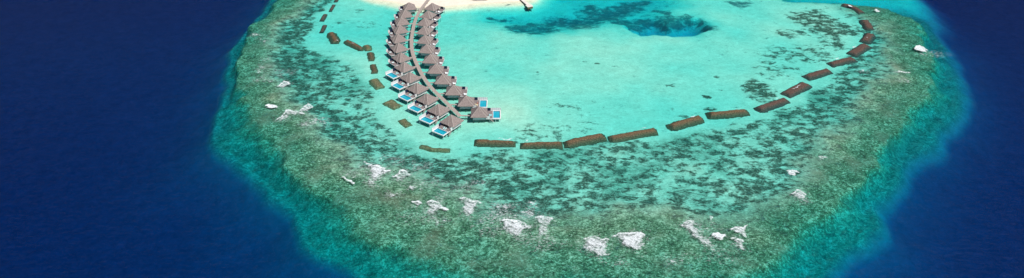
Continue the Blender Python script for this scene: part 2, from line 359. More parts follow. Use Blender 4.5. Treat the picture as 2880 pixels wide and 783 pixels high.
cov = np.maximum(cov, sstep(-150, -180, X)*inC*.16)
cov = np.clip(cov, 0, 1)*(di > 12)
turf = sstep(-16, 18, dP+(n2-.5)*8)*1.0
turf = turf*(1-.18*sstep(.05, .6, r)*(dF > 0)); turf = np.where(dE > 0, .72+.25*sstep(0, 8, dE), turf)*(1-sstep(2, 14, dO))
turf = np.maximum(turf, zone*(.13+.40*sstep(.45, .7, n1)+.5*sstep(25, -5, -dP*1.0-0)*0))
turf = turf*(1-ch)*(1-tq)
weed = np.zeros(X.shape)
for pts, w in WEEDS: weed = np.maximum(weed, .8*sstep(w*2.9, w*.3, pline(pz(pts), sx, sy)))
weed = np.maximum(weed*.95, .42*tq*sstep(.50, .62, n1))
weed = np.maximum(weed, .7*sstep(3, -6, pline(SPITWEED, sx, sy, True)))
weed = np.maximum(weed, .8*sstep(4, -4, pline(CHAN_DARK, sx, sy, True)))
weed = weed*(di > 6)*(1-pt*.92*sstep(-1, -8, dp))
dry = sstep(1.5, -2, di)
cov *= (1-.8*tq); cov *= (1-pt); cov *= (1-ch)
bedz = bedz+np.where((cov > .3) & (dE < 0), .5*(n2-.4)*cov, 0)
nx, ny = len(xs), len(ys)
I = np.arange(nx*ny).reshape(ny, nx)
quads = np.stack([I[:-1, :-1].ravel(), I[:-1, 1:].ravel(), I[1:, 1:].ravel(), I[1:, :-1].ravel()], 1)
tag(npmesh('seabed', np.stack([X, Y, bedz], 1), quads, M['bed'], attrs=dict(cov=cov, turf=turf, weed=weed, dry=dry, backscatter=backscatter*(1-ch))), kind='structure')
grid = bedz.reshape(ny, nx)
def bed(x, y):
    i = min(max(np.searchsorted(ys, y)-1, 0), ny-2); j = min(max(np.searchsorted(xs, x)-1, 0), nx-2)
    return float(grid[i, j])
sea = MB().box(-5500, 5500, -3000, 6500, -120, 0).build('sea', M['sea']); tag(sea, kind='structure')

# ------------------------------------------------------------------ breakwaters
def breakwater(pts, width, label, m='rubble', top=.12, foam=(), name='breakwater'):
    pts = np.array([P(q[0], q[1]-3) for q in pts]); width = width*.56
    for e_, f_ in ((0, 1), (-1, -2)):
        v_ = pts[f_]-pts[e_]; l_ = np.linalg.norm(v_); pts[e_] = pts[e_]+v_/l_*min(width/2+1.9, l_*.14)
    c = pts.mean(0)
    x0, y0 = pts.min(0)-width; x1, y1 = pts.max(0)+width
    g = .7
    gx = np.arange(x0, x1, g); gy = np.arange(y0, y1, g); A, B = np.meshgrid(gx, gy); a = A.ravel(); b_ = B.ravel()
    ja = a+(fbm(a, b_, 3.5, 3, 5)-.5)*1.9; jb = b_+(fbm(a, b_, 3.5, 3, 6)-.5)*1.9
    u0 = (pts[0]-pts[1])/np.linalg.norm(pts[0]-pts[1]); u1 = (pts[-1]-pts[-2])/np.linalg.norm(pts[-1]-pts[-2])
    d = pline(np.vstack([pts[:1]+u0*12, pts, pts[-1:]+u1*12]), ja, jb)
    for e_, u_ in ((pts[0], u0), (pts[-1], u1)):                        # squared ends
        d = np.maximum(d, (ja-e_[0])*u_[0]+(jb-e_[1])*u_[1])
    hw = width/2
    h = sstep(hw+2.6, hw-1.6, d)**.85
    zb = -2.6; z = zb+(top-zb)*h+(fbm(a, b_, 1.6, 3, 9)-.5)*.3*h
    ok = h > .03
    nX, nY = len(gx), len(gy); J = np.arange(nX*nY).reshape(nY, nX)
    q = np.stack([J[:-1, :-1].ravel(), J[:-1, 1:].ravel(), J[1:, 1:].ravel(), J[1:, :-1].ravel()], 1)
    q = q[ok[q].any(1)]
    used, inv = np.unique(q, return_inverse=True)
    o = npmesh(name, np.stack([a-c[0], b_-c[1], z], 1)[used], inv.reshape(q.shape), M[m])
    o.location = (c[0], c[1], 0)
    tag(o, label, 'breakwater', 'submerged rubble breakwaters around the lagoon')
    for poly, cover in foam:
        fo = foam_mesh(np.array([P(*k) for k in poly]), cover, 'foam', .45, c, edge=.6)
        if fo: fo.parent = o
    return o
def foam_mesh(poly, cover, name, base, origin, crest=None, edge=2.0, seed=0, cell=.5, fade=None, lift=.0, closed=True):
    x0, y0 = poly.min(0)-9; x1, y1 = poly.max(0)+9
    gx = np.arange(x0, x1, cell); gy = np.arange(y0, y1, cell); A, B = np.meshgrid(gx, gy); a = A.ravel(); b_ = B.ravel()
    ja = a+(fbm(a, b_, 4, 3, 5+seed)-.5)*4.5; jb = b_+(fbm(a, b_, 4, 3, 6+seed)-.5)*4.5
    d = pline(poly, ja, jb, True)
    cv = sstep(edge*.6, -edge*1.5, d)
    cr = np.zeros(a.shape)
    if crest is not None:
        dc = pline(crest, ja, jb); cr = sstep(1.7, .3, dc)
        fd = fade or 12.0
        cv = cv*(.42+.58*np.exp(-dc/fd))
        cv = np.maximum(cv, cr*sstep(1.5, -.5, d)*1.1)
    z = base+.35*cr*(1+lift)+(fbm(a, b_, 1.8, 3, 9+seed)-.3)*.3*cv
    nX, nY = len(gx), len(gy); J = np.arange(nX*nY).reshape(nY, nX)
    q = np.stack([J[:-1, :-1].ravel(), J[:-1, 1:].ravel(), J[1:, 1:].ravel(), J[1:, :-1].ravel()], 1)
    halo = .20*sstep(7, -1, d)*fbm(a, b_, 6, 3, 41+seed)*2*(0 if edge < 1.3 else 1)
    thick = np.maximum(cv*cover*(.50+.78*fbm(a+.5*b_, b_*1.6, 5, 3, 57+seed)), halo)
    thick = np.maximum(thick, cr*sstep(1.5, -.5, d)*min(cover, 1)*.95)
    q = q[(thick[q] > .06).all(1)]
    if len(q) < 6: return None
    used, inv = np.unique(q, return_inverse=True)
    return npmesh(name, np.stack([a-origin[0], b_-origin[1], z], 1)[used], inv.reshape(q.shape), M['foam'], attrs=dict(thick=thick[used]))

LB = [([(955,-14),(943,5)], 3.8, 'brown breakwater cut by the top edge, northernmost on the west side', 'rubble2', .1, []),
 ([(940,13),(930,31)], 3.6, 'narrow brown breakwater second from the top edge on the west side', 'rubble2', .1, []),
 ([(914,40),(905,57)], 4.2, 'narrow brown breakwater third from the top edge on the west side', 'rubble2', .05, []),
 ([(914,70),(905,89)], 3.8, 'thin slanting brown breakwater fourth from the top edge on the west side', 'rubble2', .0, []),
 ([(930,93),(938,104),(944,117)], 7, 'broad reddish brown breakwater leaning right with foam at its lower end', 'rubble', .1, [([(942,112),(948,114),(953,116),(946,118)], 1.1)]),
 ([(974,115),(995,125),(1017,138)], 6, 'long diagonal brown breakwater with a white foam streak on its middle', 'rubble', .1, [([(989,119),(998,121),(1003,124),(995,124)], 1.1)]),
 ([(1030,128),(1037,137)], 6.5, 'short greenish breakwater just right of the long diagonal one', 'rubble3', -.3, []),
 ([(1041,147),(1044,169)], 5.5, 'olive brown breakwater standing upright below the short greenish one', 'rubble', -.05, []),
 ([(1048,181),(1053,203)], 6, 'upright olive brown breakwater beside the first pool villa of the west row', 'rubble', -.1, []),
 ([(1050,223),(1067,244)], 9, 'fading sunken breakwater left of the second pool villa', 'rubble3', -.55, []),
 ([(1094,287),(1112,297)], 12, 'rounded sunken breakwater left of the third and fourth pool villas', 'rubble3', -.65, []),
 ([(1131,337),(1144,350)], 8, 'small rounded sunken breakwater left of the last pool villa', 'rubble3', -.7, [([(1144,330),(1151,328),(1156,336),(1148,338)], .6)]),
 ([(1185,408),(1215,417),(1262,420)], 4.5, 'faint thin curved sunken breakwater in front of the villa row', 'rubble3', -1.0, [])]
RB = [([(1342,396.5),(1390,399.5),(1443,401.5)], 6.6, 'straight brown breakwater first from the villas, with foam along its upper right edge', 'rubble', .1, [([(1395,392),(1420,391),(1446,392),(1446,396),(1415,395)], 1.1)]),
 ([(1472,406.5),(1520,404.5),(1577,404)], 7, 'straight level brown breakwater second from the villas, with a dab of foam at left', 'rubble', .1, [([(1480,396),(1488,396),(1488,400),(1480,400)], 1.2)]),
 ([(1599,401.5),(1640,392),(1693,382)], 9, 'thick plain brown breakwater third from the villas, rising to the right without foam', 'rubble', .1, []),
 ([(1722,388),(1780,377),(1842,365.5)], 8, 'longest brown breakwater, fourth from the villas, with thin foam on its upper edge', 'rubble', .1, [([(1770,370),(1790,367),(1806,363),(1806,365),(1785,370)], .9),([(1806,361),(1820,358.5),(1822,361),(1806,364)], 1)]),
 ([(1890,354.5),(1930,342),(1968,331)], 8.5, 'slanting reddish brown breakwater fifth from the villas, with foam on its upper end', 'rubble', .1, [([(1936,330),(1950,326),(1964,323),(1962,326),(1945,332)], 1.1)]),
 ([(2000,321),(2050,317),(2098,313)], 8.5, 'nearly level brown breakwater sixth from the villas, with a foam streak at upper right', 'rubble', .1, [([(2050,310),(2070,306),(2086,303),(2086,305),(2066,309)], 1.1)]),
 ([(2137,305),(2175,292),(2210,281)], 9, 'dark slanting breakwater seventh from the villas, with two small foam flecks', 'rubble2', .1, [([(2180,279),(2192,276),(2192,279),(2181,281)], 1),([(2150,304),(2158,302),(2158,305)], 1)]),
 ([(2216,263),(2240,250),(2264,238)], 12, 'dark breakwater eighth from the villas, with a long white foam streak down its middle', 'rubble2', .1, [([(2224,252),(2238,245),(2256,236),(2257,239),(2240,248),(2226,254)], 1.2),([(2214,258),(2222,256),(2222,259),(2215,261)], 1)]),
 ([(2274,215),(2300,207),(2328,199)], 10, 'dark purplish breakwater ninth from the villas, with one faint foam line', 'rubble2', .1, [([(2293,201),(2310,194),(2312,196),(2295,203)], .7)]),
 ([(2341,180),(2370,172),(2396,166)], 10, 'dark breakwater tenth from the villas, with foam beside its upper left edge', 'rubble2', .1, [([(2346,165),(2356,162),(2360,165),(2348,171)], .9)]),
 ([(2400,150),(2418,139),(2434,129)], 12, 'short dark breakwater eleventh from the villas, with foam specks on its upper edge', 'rubble2', .1, [([(2398,135),(2408,130),(2410,134),(2400,138)], 1),([(2412,125),(2418,122),(2418,128)], 1)]),
 ([(2434,116),(2448,97)], 11, 'upright dark breakwater twelfth from the villas, dotted with small foam flecks', 'rubble2', .1, [([(2434,108),(2442,104),(2440,110)], .8),([(2426,115),(2432,113),(2432,117)], .8)]),
 ([(2432,58),(2448,81)], 11, 'upright dark plain breakwater thirteenth from the villas, near the north east tip', 'rubble2', .1, []),
 ([(2376,15),(2398,20),(2424,36)], 9, 'dark breakwater at the north east reef tip, with bright foam at its left end', 'rubble2', .1, [([(2381,14),(2390,16),(2398,20),(2396,22),(2384,19)], 1.3),([(2404,27),(2410,30),(2406,32)], 1)])]
for pts, w, lb, mm, tp, fo in LB+RB:
    breakwater(pts, w, lb, mm, tp, fo)

# ------------------------------------------------------------------ breaking waves
z5 = ((960,440), 3.5); z6 = ((1360,540), 3.333); z7 = ((1860,560), 3.5); zl = ((700,60), 2.06); zo = ((0,0), OV); zr = ((2200,0), 2.916)
def breaker(zz, crest, body, cover, fade, label, edge=2.0, lift=0, kind=None):
    o, sc = zz
    poly = Z(o, sc, crest+body); cr = Z(o, sc, crest); c = poly.mean(0)
    seed = len(label)+int(c[0]) % 50
    ob = foam_mesh(poly, cover, 'breaking_wave', .06, c, cr, edge, seed, fade=fade, lift=lift)
    if ob is None: print('EMPTY WAVE', label); return
    ob.location = (c[0], c[1], 0)
    tag(ob, label, 'breaking wave', 'waves breaking over the reef')
breaker(z5, [(220,62),(280,78),(345,98),(400,122),(468,148)], [(430,165),(390,215),(345,285),(300,305),(255,300),(240,250),(280,190),(280,120)], 1.05, 14, 'large pointed foam fan, leftmost of the breakers below the villas')
breaker(z5, [(520,190),(580,145),(620,150),(668,170)], [(650,215),(600,235),(530,260)], .85, 8, 'faint small foam fan just right of the large pointed foam fan')
breaker(z5, [(20,205),(70,225),(95,245),(145,262)], [(130,278),(95,268),(60,245)], 1.3, 30, 'solid narrow whitecap lying alone left of the large pointed foam fan', edge=1.0, lift=1)
breaker(z5, [(690,445),(740,438),(792,462)], [(750,480),(740,520),(710,510)], .9, 8, 'small bright whitecap at the left end of a row of three below the villas')
breaker(z5, [(835,462),(890,443),(940,460),(988,495)], [(950,540),(880,600),(820,560)], .9, 8, 'foam arc between two small whitecaps, the middle one of a row of three')
breaker(z5, [(985,505),(1022,500),(1062,545)], [(1040,552),(1000,530)], 1.2, 20, 'small rounded whitecap at the right end of a row of three below the villas', edge=1.2)
breaker(z5, [(1178,410),(1230,415),(1290,440),(1368,458)], [(1340,500),(1310,560),(1270,610),(1190,600),(1190,500)], .85, 16, 'lacy foam sheet with a slanting top edge, between the row of three and brighter breakers')
breaker(z5, [(985,340),(1032,342)], [(1010,400),(975,460),(925,440)], .42, 20, 'faint foam streak pointing up above the middle of a row of three whitecaps')
breaker(z6, [(172,270),(230,268),(290,270),(400,305),(447,345)], [(390,370),(350,415),(280,425),(220,400),(175,350)], .95, 16, 'bright foam mass with a flat left top, left of the two squarish foam patches')
breaker(z6, [(362,195),(420,195),(457,220)], [(430,290),(380,290)], .72, 10, 'small squarish foam patch above the gap between two bright foam masses')
breaker(z6, [(412,103),(480,112)], [(462,150),(460,205),(440,200)], .7, 10, 'tiny foam tuft topmost above the bright foam masses')
breaker(z6, [(476,242),(560,232),(640,240),(656,265)], [(620,350),(585,415),(520,415),(500,330)], .86, 14, 'tall squarish foam patch narrowing downwards, right of the flat topped foam mass')
breaker(z6, [(922,452),(980,435),(1040,420),(1110,450),(1176,460)], [(1180,590),(1115,632),(1050,612),(985,560),(930,540)], .88, 30, 'large ragged foam patch with a peaked top, left of two big ones at bottom centre')
breaker(z6, [(1236,428),(1290,400),(1420,388),(1522,405)], [(1522,540),(1450,565),(1330,520),(1280,460)], .98, 30, 'large dense foam patch with a flat top, right of two big ones at bottom centre')
breaker(z7, [(188,258),(230,225),(330,230)], [(330,280),(420,340),(500,350),(530,470),(510,500),(450,470),(390,440),(300,360),(250,310)], .80, 60, 'long diagonal foam trail with a rounded white head at its upper left end')
breaker(z7, [(492,365),(560,333),(627,345)], [(612,390),(575,415),(505,388)], 1.1, 20, 'rounded white foam cap touching the right end of the long diagonal foam trail', edge=1.2)
breaker(z7, [(472,180),(505,182)], [(508,280),(485,300)], .75, 30, 'thin upright foam streak above the long diagonal foam trail', edge=1.0)
breaker(z7, [(708,312),(760,280),(800,280),(842,256)], [(820,310),(862,365),(840,388),(780,340),(718,328)], .95, 16, 'small hooked foam patch right of the long diagonal foam trail, upper of two', edge=1.2)
breaker(z7, [(712,390),(755,395),(800,410)], [(812,492),(740,498),(740,440)], .85, 22, 'small foam patch right of the long diagonal foam trail, lower of two', edge=1.4)
breaker(zo, [(1988,486),(2008,480),(2020,484),(2030,490)], [(2026,508),(2008,508)], .88, 14, 'lacy foam patch on the right part of the reef, lower and bigger of two')
breaker(zo, [(1976,431),(1990,428),(2003,432)], [(1998,443),(1982,441)], .95, 12, 'small foam patch on the right part of the reef, straight above the lacy one', edge=1.2)
breaker(zo, [(2056,396),(2072,396)], [(2074,404),(2062,402)], .8, 14, 'tiny foam fleck highest and farthest right of those on the lower right reef', edge=1.0)
breaker(zr, [(1083,398),(1130,378),(1160,395),(1203,420)], [(1195,435),(1140,422),(1095,412)], 1.2, 20, 'bright elongated whitecap near the north east rim of the reef', edge=1.0, lift=.6)
breaker(zr, [(915,600),(960,583),(1050,600)], [(1040,612),(980,600)], .75, 20, 'faint foam line inside the reef left of and below the bright elongated whitecap', edge=1.0)
breaker(zr, [(752,86),(775,82),(800,98)], [(780,100)], 1.2, 20, 'little whitecap on the grey reef top at the north east tip', edge=.8)
breaker(zl, [(93,492),(120,488),(160,503)], [(155,511),(110,506)], 1.3, 20, 'solid oval whitecap alone at the left side of the reef', edge=1.0, lift=1)
breaker(zl, [(165,570),(220,518),(300,525),(318,540)], [(250,548),(190,582)], .85, 8, 'wide feathery foam crest right of the solid oval whitecap')
breaker(zl, [(300,525),(345,478),(370,500)], [(340,530)], .75, 10, 'pointed foam wisp touching the right end of the wide feathery crest', edge=1.2)
breaker(zl, [(300,605),(350,590),(402,562)], [(405,600),(330,622)], .55, 12, 'pale foam smear below the wide feathery crest')
breaker(zl, [(165,380),(205,350),(238,368)], [(200,388)], .95, 9, 'small feathery foam triangle up from the solid oval whitecap')
# flecks too many and too small to count
fl = MB()
mv, mq, mt, base = [], [], [], 0
specks = [(z,p_,w,c_) for z,p_,w,c_ in [(zl,(62,297),2.2,1.2),(zl,(128,349),1.6,1.2),(zl,(45,78),3.2,.8),(zl,(84,117),2.4,.9),(zl,(66,100),2.2,.6),(zl,(95,220),1.6,.8),(zl,(80,265),4.5,.38),(zl,(75,335),6,.28),(zl,(200,300),7,.25),
    (z5,(700,303),3.5,.6),(z5,(500,380),3.4,.8),(z5,(965,636),2.8,.7),(z5,(1305,262),3.2,.5),(z5,(1220,320),4,.3),(z5,(775,95),4,.38),(z5,(830,260),7,.30),(z5,(200,150),8,.26),(z5,(540,20),6,.25),(z5,(840,580),9,.25),(z5,(1560,560),9,.30),(z5,(1600,500),5,.42),(z5,(1530,630),7,.25),
    (z6,(190,150),3.5,.5),(z6,(130,220),6,.3),(z6,(110,330),9,.24),(z6,(420,430),8,.22),(z6,(600,480),6,.2),(z6,(1275,662),1.8,1.0),(z7,(130,605),2.6,1.1),(z7,(236,550),1.4,.8),(z7,(560,560),6,.22),(z7,(430,290),6,.28),(z7,(300,245),3,.5),
    (zr,(655,578),2.2,.9),(zr,(1145,448),2,.8),(zr,(1270,445),5,.4),(zr,(1000,660),2,.5),(zl,(440,590),3,.4),(zl,(360,575),7,.3)]]
for zz, pt_, w, cvr in specks:
    c = Z(zz[0], zz[1], [pt_])[0]; a = random.random()*6
    poly = np.array([c+np.array([math.cos(t)*w*1.5, math.sin(t)*w*.9])*(.8+.35*math.sin(3*t+a)) for t in np.linspace(0, 2*PI, 12)[:-1]])
    f = foam_mesh(poly, cvr, 'tmp', .06, (0, 0), None, 1.4, int(c[0]) % 97)
    if f is None: continue
    me = f.data; v = np.empty(len(me.vertices)*3, np.float32); me.vertices.foreach_get('co', v)
    l = np.empty(len(me.loops), np.int32); me.loops.foreach_get('vertex_index', l)
    tk = np.empty(len(me.vertices), np.float32); me.attributes['thick'].data.foreach_get('value', tk); mt.append(tk)
    mv.append(v.reshape(-1, 3)); mq.append(l.reshape(-1, 4)+base); base += len(me.vertices)
    bpy.data.objects.remove(f); bpy.data.meshes.remove(me)
tag(npmesh('foam_flecks', np.concatenate(mv), np.concatenate(mq), M['foam'], attrs=dict(thick=np.concatenate(mt))), 'thin white flecks and lace of foam scattered over the reef top', 'foam', kind='stuff')

# ------------------------------------------------------------------ boardwalk
WALK = [(1224,-24),(1213,-11),(1204,0),(1188.5,19.4),(1176.6,36.6),(1167.5,57),(1162.8,75.4),(1159.6,92.9),(1157.3,106.6),(1156.8,121.4),(1157.8,134),(1159.6,149.5),(1165.2,165.7),(1172.9,182.4),(1181.9,201.7),(1189.6,215.9),(1198.3,228.7),(1210.8,246),(1226.6,261.7),(1240.7,274.3),(1269.5,303),(1295,328)]
W0 = np.array([P(*q, 1.8) for q in WALK])
def resample(pts, step):
    seg = np.linalg.norm(np.diff(pts, axis=0), axis=1); s = np.concatenate([[0], np.cumsum(seg)])
    t = np.linspace(0, s[-1], max(int(s[-1]/step), 2)+1)
    return np.stack([np.interp(t, s, pts[:, 0]), np.interp(t, s, pts[:, 1])], 1)
for _ in range(3):
    W1 = resample(W0, 6.0); W1[1:-1] = (W1[:-2]+2*W1[1:-1]+W1[2:])/4; W0 = W1
WK = resample(W0, 2.0)
bw = empty('boardwalk', (WK[-1][0], WK[-1][1], 0)); o3 = np.array([WK[-1][0], WK[-1][1]])
tag(bw, 'long curving grey timber boardwalk from the beach between the two rows of villas', 'boardwalk')
T = np.gradient(WK, axis=0); T /= np.linalg.norm(T, axis=1)[:, None]; Nn = np.stack([-T[:, 1], T[:, 0]], 1)
d = MB(); hw = 1.5
PL = resample(W0, .30)
TT = np.gradient(PL, axis=0); TT /= np.linalg.norm(TT, axis=1)[:, None]; NN = np.stack([-TT[:, 1], TT[:, 0]], 1)
for i in range(len(PL)-1):
    a, b_ = PL[i]-o3, PL[i+1]-o3; g = .04
    b2 = a+(b_-a)*(1-.1); jz = random.uniform(-.012, .012)
    w_ = hw+random.uniform(-.03, .03)
    vs = [(*(a+NN[i]*w_), 1.8+jz), (*(a-NN[i]*w_), 1.8+jz), (*(b2-NN[i+1]*w_), 1.8+jz), (*(b2+NN[i+1]*w_), 1.8+jz)]
    vs += [(x_, y_, z_-.07) for x_, y_, z_ in vs]
    d.add(vs, [(3,2,1,0),(4,5,6,7),(0,1,5,4),(1,2,6,5),(2,3,7,6),(3,0,4,7)])
d.build('planking', M['walkwood'], bw)
for s in (-1, 1):
    j = MB()
    for i in range(len(WK)-1):
        a = WK[i]-o3+Nn[i]*s*1.3; b_ = WK[i+1]-o3+Nn[i+1]*s*1.3
        j.beam((*a, 1.60), (*b_, 1.60), .14, .26)
    j.build('joist', M['darkwood'], bw)
for i in range(0, len(WK), 5):
    for s in (-1, 1):
        q = WK[i]+Nn[i]*s*1.2; zb = min(bed(*q), 1.0)-.3
        MB().cyl(q[0]-o3[0], q[1]-o3[1], zb, 1.47, .16, 8).build('pile', M['darkwood'], bw)

# ------------------------------------------------------------------ villas
ZD = 1.75                                    # deck level
def make_villa(side, pool):
    """local x runs from the walkway out to the deck, y away from the camera (mirrored for the west row)"""
    s = 1 if side == 'east' else -1
    root = empty('water_villa', (0, 0, 0))
    def bx(mb, x0, x1, y0, y1, z0, z1): return mb.box(x0, x1, s*y0, s*y1, z0, z1)
    # house platform and walls
    bx(MB(), -4.35, 4.35, -5.2, 5.2, 1.05, 1.5).build('floor_frame', M['white'], root)
    w = MB()
    bx(w, -4.1, 4.1, -4.95, -4.75, 1.503, 4.1); bx(w, -4.1, 4.1, 4.75, 4.95, 1.503, 4.1)
    bx(w, -4.1, -3.9, -4.747, 4.747, 1.503, 4.1)
    bx(w, 3.9, 4.1, -4.747, -3.6, 1.503, 4.1); bx(w, 3.9, 4.1, 3.9, 4.747, 1.503, 4.1); bx(w, 3.9, 4.1, -3.597, 3.897, 3.75, 4.1)
    for k in range(4): bx(w, -4.12, 4.12, -4.985, -4.953, 1.8+.6*k, 1.85+.6*k)
    w.build('wall', M['wall'], root)
    dd = bx(MB(), 3.96, 4.02, -3.59, 3.89, 1.51, 3.74).build('glass_door', M['glass'], root)
    fr_ = MB()
    for k in range(5): y = -3.56+k*1.855; bx(fr_, 4.023, 4.07, y-.04, y+.04, 1.52, 3.73)
    fr_.build('door_frame', M['white'], dd)
    bx(MB(), -4.16, -4.103, -.9, .3, 1.51, 3.7).build('entrance_door', M['darkwood'], root)
    pc = bx(MB(), -6.6, -4.36, -1.8, 1.8, 1.35, 1.6).build('entrance_porch', M['wood'], root)
    bx(MB(), -6.5, -4.4, -1.85, -1.803, 1.603, 3.3).build('porch_wall', M['navy'], pc)
    # thatched roof: thick eaves, four slopes, a raised strip beside the near hip
    ex, ey, ze, zt, th = 5.75, 6.3, 3.8, 8.9, .32
    rf = MB()
    n = 7
    rings = []
    for k in range(n+1):
        t = k/n; f = 1-t
        sag = -.18*math.sin(PI*t)
        a = .12
        rings.append([((ex*f+a*t)*sx_, s*(ey*f+a*t)*sy_, ze+(zt-ze)*t+sag) for sx_, sy_ in ((-1,-1),(1,-1),(1,1),(-1,1))])
    vs = [q for r_ in rings for q in r_]; fs = []
    for k in range(n):
        for j in range(4):
            fs.append((4*k+j, 4*k+(j+1) % 4, 4*k+4+(j+1) % 4, 4*k+4+j))
    fs.append(tuple(4*n+j for j in range(4)))
    b0 = len(vs); vs += [(x_, y_, z_-th) for x_, y_, z_ in rings[0]]
    for j in range(4): fs.append((b0+j, b0+(j+1) % 4, (j+1) % 4, j))
    fs.append((b0, b0+1, b0+2, b0+3))
    rf.add(vs, fs); roof = rf.build('roof', M['thatch'], root)
    for sx_, sy_ in ((-1,-1),(1,-1),(1,1),(-1,1)):
        cb = MB()
        for k in range(4):
            t0, t1 = k/4, (k+1)/4
            def hp(t): return (ex*(1-t)*sx_, s*ey*(1-t)*sy_, ze+(zt-ze)*t-.18*math.sin(PI*t)+.05)
            cb.beam(hp(t0), hp(t1), .34, .14)
        cb.build('hip_cap', M['cap'], roof)
    st = MB()
    slope = (zt-ze)/ex
    def sp(x, y, up): return (x, s*y, ze+(ex-x)*slope-.12+up)
    # strip between two lines that run down and towards the near corner
    a0, a1, b0_, b1_ = (.9, -.2), (.9, 1.3), (6.1, -3.6), (6.1, -2.0)
    vs = []
    for (x, y) in (a0, a1, b1_, b0_):
        zz = ze+(ex-x)*slope+.12 if x < 5 else ze-.15
        vs.append((x, s*y, zz))
    vs += [(x_, y_, z_-.4) for x_, y_, z_ in vs]
    st.add(vs, [(0,1,2,3),(7,6,5,4),(0,4,5,1),(1,5,6,2),(2,6,7,3),(3,7,4,0)])
    st.build('roof_strip', M['thatch'], roof)
    MB().beam((.9, s*1.3, ze+(ex-.9)*slope+.2), (6.1, s*-2.0, ze-.05), .26, .14).build('hip_cap', M['cap'], roof)
    bx(MB(), 5.35, 6.0, -3.5, -2.2, ZD, 3.42).build('pillar', M['white'], root)
    # deck
    dn, df = (-4.5, 6.4) if side == 'east' else (-5.0, 4.9)
    dx1 = 15.3 if pool else 9.8
    dk = MB(); px0, px1 = 9.9, 14.7
    py0, py1 = (-3.7, 5.9) if side == 'east' else (-4.5, 4.4)
    x = 4.36
    xe = px0-.35 if pool else dx1-.15
    while x < xe:
        x2 = min(x+.42, xe); bx(dk, x, x2-.025, dn+.15, df-.15, ZD-.06, ZD+random.uniform(-.01, .01)); x = x2
    dk.build('deck', M['wood'], root)
    fa = MB()
    fz = .62 if pool else .32
    bx(fa, 4.36, dx1, dn, dn+.147, ZD-fz, ZD+.04); bx(fa, 4.36, dx1, df-.147, df, ZD-fz, ZD+.04)
    bx(fa, dx1-.147, dx1, dn+.15, df-.15, ZD-fz, ZD+.04)
    fa.build('deck_edge', M['white'], root)
    bx(MB(), 4.37, (px0-.3 if pool else dx1-.16), dn+.16, df-.16, ZD-.3, ZD-.08).build('deck_frame', M['darkwood'], root)
    # privacy panels on the far side
    bx(MB(), 4.42, 8.0, df-.16, df+.0-.02+.0, ZD+.05, 4.15).build('side_panel', M['navy'], root)
    def panels(x0, x1, y, z0, z1, name):
        mb = MB(); k = max(1, round((x1-x0)/1.35)); w_ = (x1-x0)/k
        for i in range(k): bx(mb, x0+i*w_+.062, x0+(i+1)*w_-.062, y-.04, y+.04, z0, z1)
        p_ = mb.build(name, M['white'], root)
        pm = MB()
        for i in range(k+1): bx(pm, x0+i*w_-.06, x0+i*w_+.06, y-.06, y+.06, z0-.25, z1+.06)
        pm.build('post', M['postgrey'], p_)
    if pool:
        panels(8.1, 15.2, df+.1, ZD-.4, 4.0, 'privacy_screen')
        MB().cyl(15.15, s*(df+.1), -2.6, ZD-.66, .12).build('stilt', M['white'], root)
        panels(4.4, 7.6, dn-.15, 1.3, 3.9, 'garden_fence')
        # pool
        pl = MB(); zr_ = ZD+.06; zf = ZD-.75
        ox0, ox1, oy0, oy1 = px0-.34, dx1-.16, dn+.16, df-.16
        bx(pl, ox0, px0, oy0, oy1, zf-.1, zr_); bx(pl, px1, ox1, oy0, oy1, zf-.1, zr_)
        bx(pl, px0+.002, px1-.002, oy0, py0, zf-.1, zr_); bx(pl, px0+.002, px1-.002, py1, oy1, zf-.1, zr_)
        pb = pl.build('pool_surround', M['white'], root)
        tl = MB(); t_ = .03
        bx(tl, px0+.003, px1-.003, py0+.003, py1-.003, zf, zf+t_)
        bx(tl, px0+.003, px0+t_, py0+.003, py1-.003, zf+t_+.002, zr_-.05); bx(tl, px1-t_, px1-.003, py0+.003, py1-.003, zf+t_+.002, zr_-.05)
        bx(tl, px0+t_+.003, px1-t_-.003, py0+.003, py0+t_, zf+t_+.002, zr_-.05); bx(tl, px0+t_+.003, px1-t_-.003, py1-t_, py1-.003, zf+t_+.002, zr_-.05)
        bx(tl, px0+.04, px0+.55, py0+1.2, py1-1.2, zf+t_+.003, zr_-.55)
        pb2 = tl.build('pool_basin', M['tile'], pb)
        ws = MB().add([(px0+.035, s*(py0+.035), ZD-.1), (px1-.035, s*(py0+.035), ZD-.1), (px1-.035, s*(py1-.035), ZD-.1), (px0+.035, s*(py1-.035), ZD-.1)], [(0, 1, 2, 3)])
        ws.build('pool_water', M['poolwater'], pb)
        # ladder stair down to the water on the near side
        sm = MB()
        x0_ = 7.8
        for k in range(7): bx(sm, x0_+.02+.36*k, x0_+.32+.36*k, dn-1.15, dn-.2, ZD-.28-.3*k, ZD-.22-.3*k)
        sm.beam((x0_, s*(dn-.17), ZD-.1), (x0_+2.6, s*(dn-.17), ZD-2.3), .07, .2); sm.beam((x0_, s*(dn-1.18), ZD-.1), (x0_+2.6, s*(dn-1.18), ZD-2.3), .07, .2)
        sm.build('steps', M['walkwood'], root)
    else:
        panels(8.1, dx1-.1, df+.1, ZD-.1, 3.8, 'privacy_screen')
    sps = [(-3.8,-4.7),(0,-4.7),(3.8,-4.7),(-3.8,4.7),(0,4.7),(3.8,4.7),(dx1-.5,dn+.5),(dx1-.5,df-.5),(7.5,dn+.5),(7.5,df-.5)]
    if pool: sps += [(11.5,dn+.5),(11.5,df-.5)]
    for (x, y) in sps:
        tp = 1.045 if x < 4.3 else ZD-.66 if pool and x > 9.5 else ZD-.31
        MB().cyl(x, s*y, -2.7, tp, .15, 8).build('stilt', M['darkwood'] if x < 4.3 or not pool else M['white'], root)
    return root
ang = lambda a, b_: math.atan2(*(P(*a, 4)-P(*b_, 4))[::-1])
